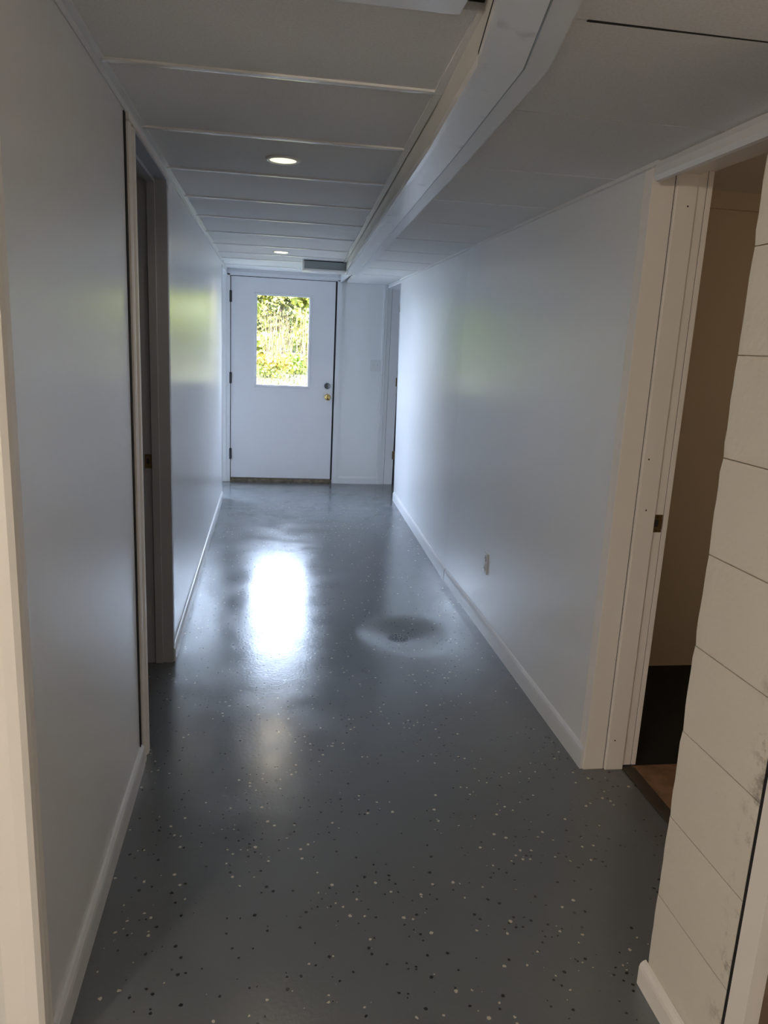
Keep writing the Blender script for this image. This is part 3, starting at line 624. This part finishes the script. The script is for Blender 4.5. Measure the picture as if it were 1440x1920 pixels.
def evergreen(x, y, h, r, n, label):
    z0 = gz(y) - 0.03; t = tag(empty('evergreen_tree', (x, y, z0)), label, 'tree')
    part(MB().tube([(x, y, z0 - 0.05), (x, y, z0 + h)], [0.13, 0.02], 8), 'trunk', M['bark'], t)
    pts = []; br = MB()
    for k in range(60):
        f = 0.12 + 0.86 * k / 59; a = k * 2.39996; L = r * (1 - f) + 0.15; zz = z0 + h * f
        ex, ey, ez = x + L * math.cos(a), y + L * math.sin(a), zz - 0.18 * L
        br.tube([(x, y, zz), (ex, ey, ez)], [0.018, 0.005], 4)
        m_ = int(n / 60 * (0.4 + 1.2 * (1 - f)))
        s = RNG.random(m_) ** 0.7
        p = np.stack([x + (ex - x) * s, y + (ey - y) * s, zz + (ez - zz) * s], 1) + RNG.normal(size=(m_, 3)) * np.array([.11, .11, .07])
        pts.append(p)
    part(br, 'branches', M['bark'], t)
    quads('foliage', np.concatenate(pts), 0.07, M['leaf_dark'], t)
evergreen(0.38, 28.6, 6.0, 1.7, 6000, 'dark evergreen standing behind the dry brush, centre of the door glass')
leafy_tree('leafy_tree', 5.7, 30.6, 6.0, 2.6, 5200, M['leaf_light'], 0.11, 'pale green tree in the second row outside, right of the dark evergreen', low=0.05)
leafy_tree('leafy_tree', -5.2, 30.4, 6.0, 2.6, 5200, M['leaf_light'], 0.11, 'pale green tree in the second row outside, left of the dark evergreen', low=0.05)
leafy_tree('broad_tree', 0.0, 36.0, 6.6, 3.6, 6000, M['leaf_light'], 0.12, 'broad pale green tree farthest back, seen between the nearer trees outside', low=0.05)
# dry brush: many thin leaning stems
def brush(x, y, w, h, n, label):
    z0 = gz(y) - 0.03; t = tag(empty('dry_brush', (x, y, z0)), label, 'bush')
    mb = MB()
    for k in range(n):
        bx_, by_ = x + random.uniform(-w, w), y + random.uniform(-0.5, 0.5); hh = h * random.uniform(.55, 1.0); lx, ly2 = random.uniform(-.30, .30), random.uniform(-.2, .2)
        mb.tube([(bx_, by_, z0 - 0.03), (bx_ + lx * .4, by_ + ly2 * .4, z0 + hh * .5), (bx_ + lx, by_ + ly2, z0 + hh)], [0.010, 0.008, 0.003], 4)
    o = part(mb, 'dry_stem', M['stem_dry'], t, kind='stuff')
    quads('dry_leaves', np.stack([x + (RNG.random(420) - .5) * 2.3 * w, y + (RNG.random(420) - .5), z0 + h * (0.2 + 0.8 * RNG.random(420))], 1), 0.035, M['leaf_mid'], t)
brush(0.62, 22.3, 0.72, 1.75, 130, 'thicket of bare pinkish-tan stems outside, middle of the door glass')
def herb(name, x, y, w, h, n, ms, ml, leaf, nf, label, cat):
    z0 = gz(y) - 0.03; t = tag(empty(name, (x, y, z0)), label, cat)
    mb = MB(); tops = []
    for k in range(26):
        bx_, by_ = x + random.uniform(-w, w), y + random.uniform(-.35, .35); hh = h * random.uniform(.6, 1); lx = random.uniform(-.08, .08)
        mb.tube([(bx_, by_, z0 - 0.02), (bx_ + lx, by_, z0 + hh)], [0.008, 0.004], 4); tops.append((bx_ + lx, by_, z0 + hh))
    part(mb, 'stems', ms, t, kind='stuff')
    quads('leaves', np.stack([x + RNG.normal(size=n) * w * .55, y + RNG.normal(size=n) * .2, z0 + h * (0.08 + 0.8 * RNG.random(n))], 1), leaf, ml, t)
    if nf:
        tp = np.array(tops)[RNG.integers(0, len(tops), nf)] + RNG.normal(size=(nf, 3)) * np.array([.06, .06, .07])
        quads('blossoms', tp, 0.03, M['flower'], t)
herb('goldenrod', -0.02, 19.4, 0.40, 0.55, 500, M['leaf_mid'], M['leaf_light'], 0.035, 900, 'yellow flowering weeds outside at lower left of the door glass', 'flowers')
herb('green_shrub', 0.64, 20.6, 0.26, 0.62, 900, M['leaf_mid'], M['leaf_mid'], 0.04, 0, 'small bright green shrub outside at lower right of the door glass', 'shrub')
# grass blades
gn = 5200
gp = np.stack([(RNG.random(gn) - .5) * 7 + 0.4, 13 + RNG.random(gn) * 11, np.zeros(gn)], 1)
gp[:, 2] = [gz(y) for y in gp[:, 1]]
w_ = 0.012; hg = 0.06 + 0.10 * RNG.random(gn); ang = RNG.random(gn) * math.pi; ln = RNG.normal(size=(gn, 2)) * 0.04
vx = np.stack([gp - np.stack([np.cos(ang), np.sin(ang), 0 * ang], 1) * w_, gp + np.stack([np.cos(ang), np.sin(ang), 0 * ang], 1) * w_, gp + np.stack([ln[:, 0], ln[:, 1], hg], 1)], 1).reshape(-1, 3)
gm = bpy.data.meshes.new('grass'); gm.from_pydata(vx.tolist(), [], np.arange(3 * gn).reshape(-1, 3).tolist()); gm.materials.append(M['grass'])
g_o = bpy.data.objects.new('grass', gm); COL.objects.link(g_o); tag(g_o, 'pale dry grass on the ground outside the exterior door', 'grass'); g_o['kind'] = 'stuff'
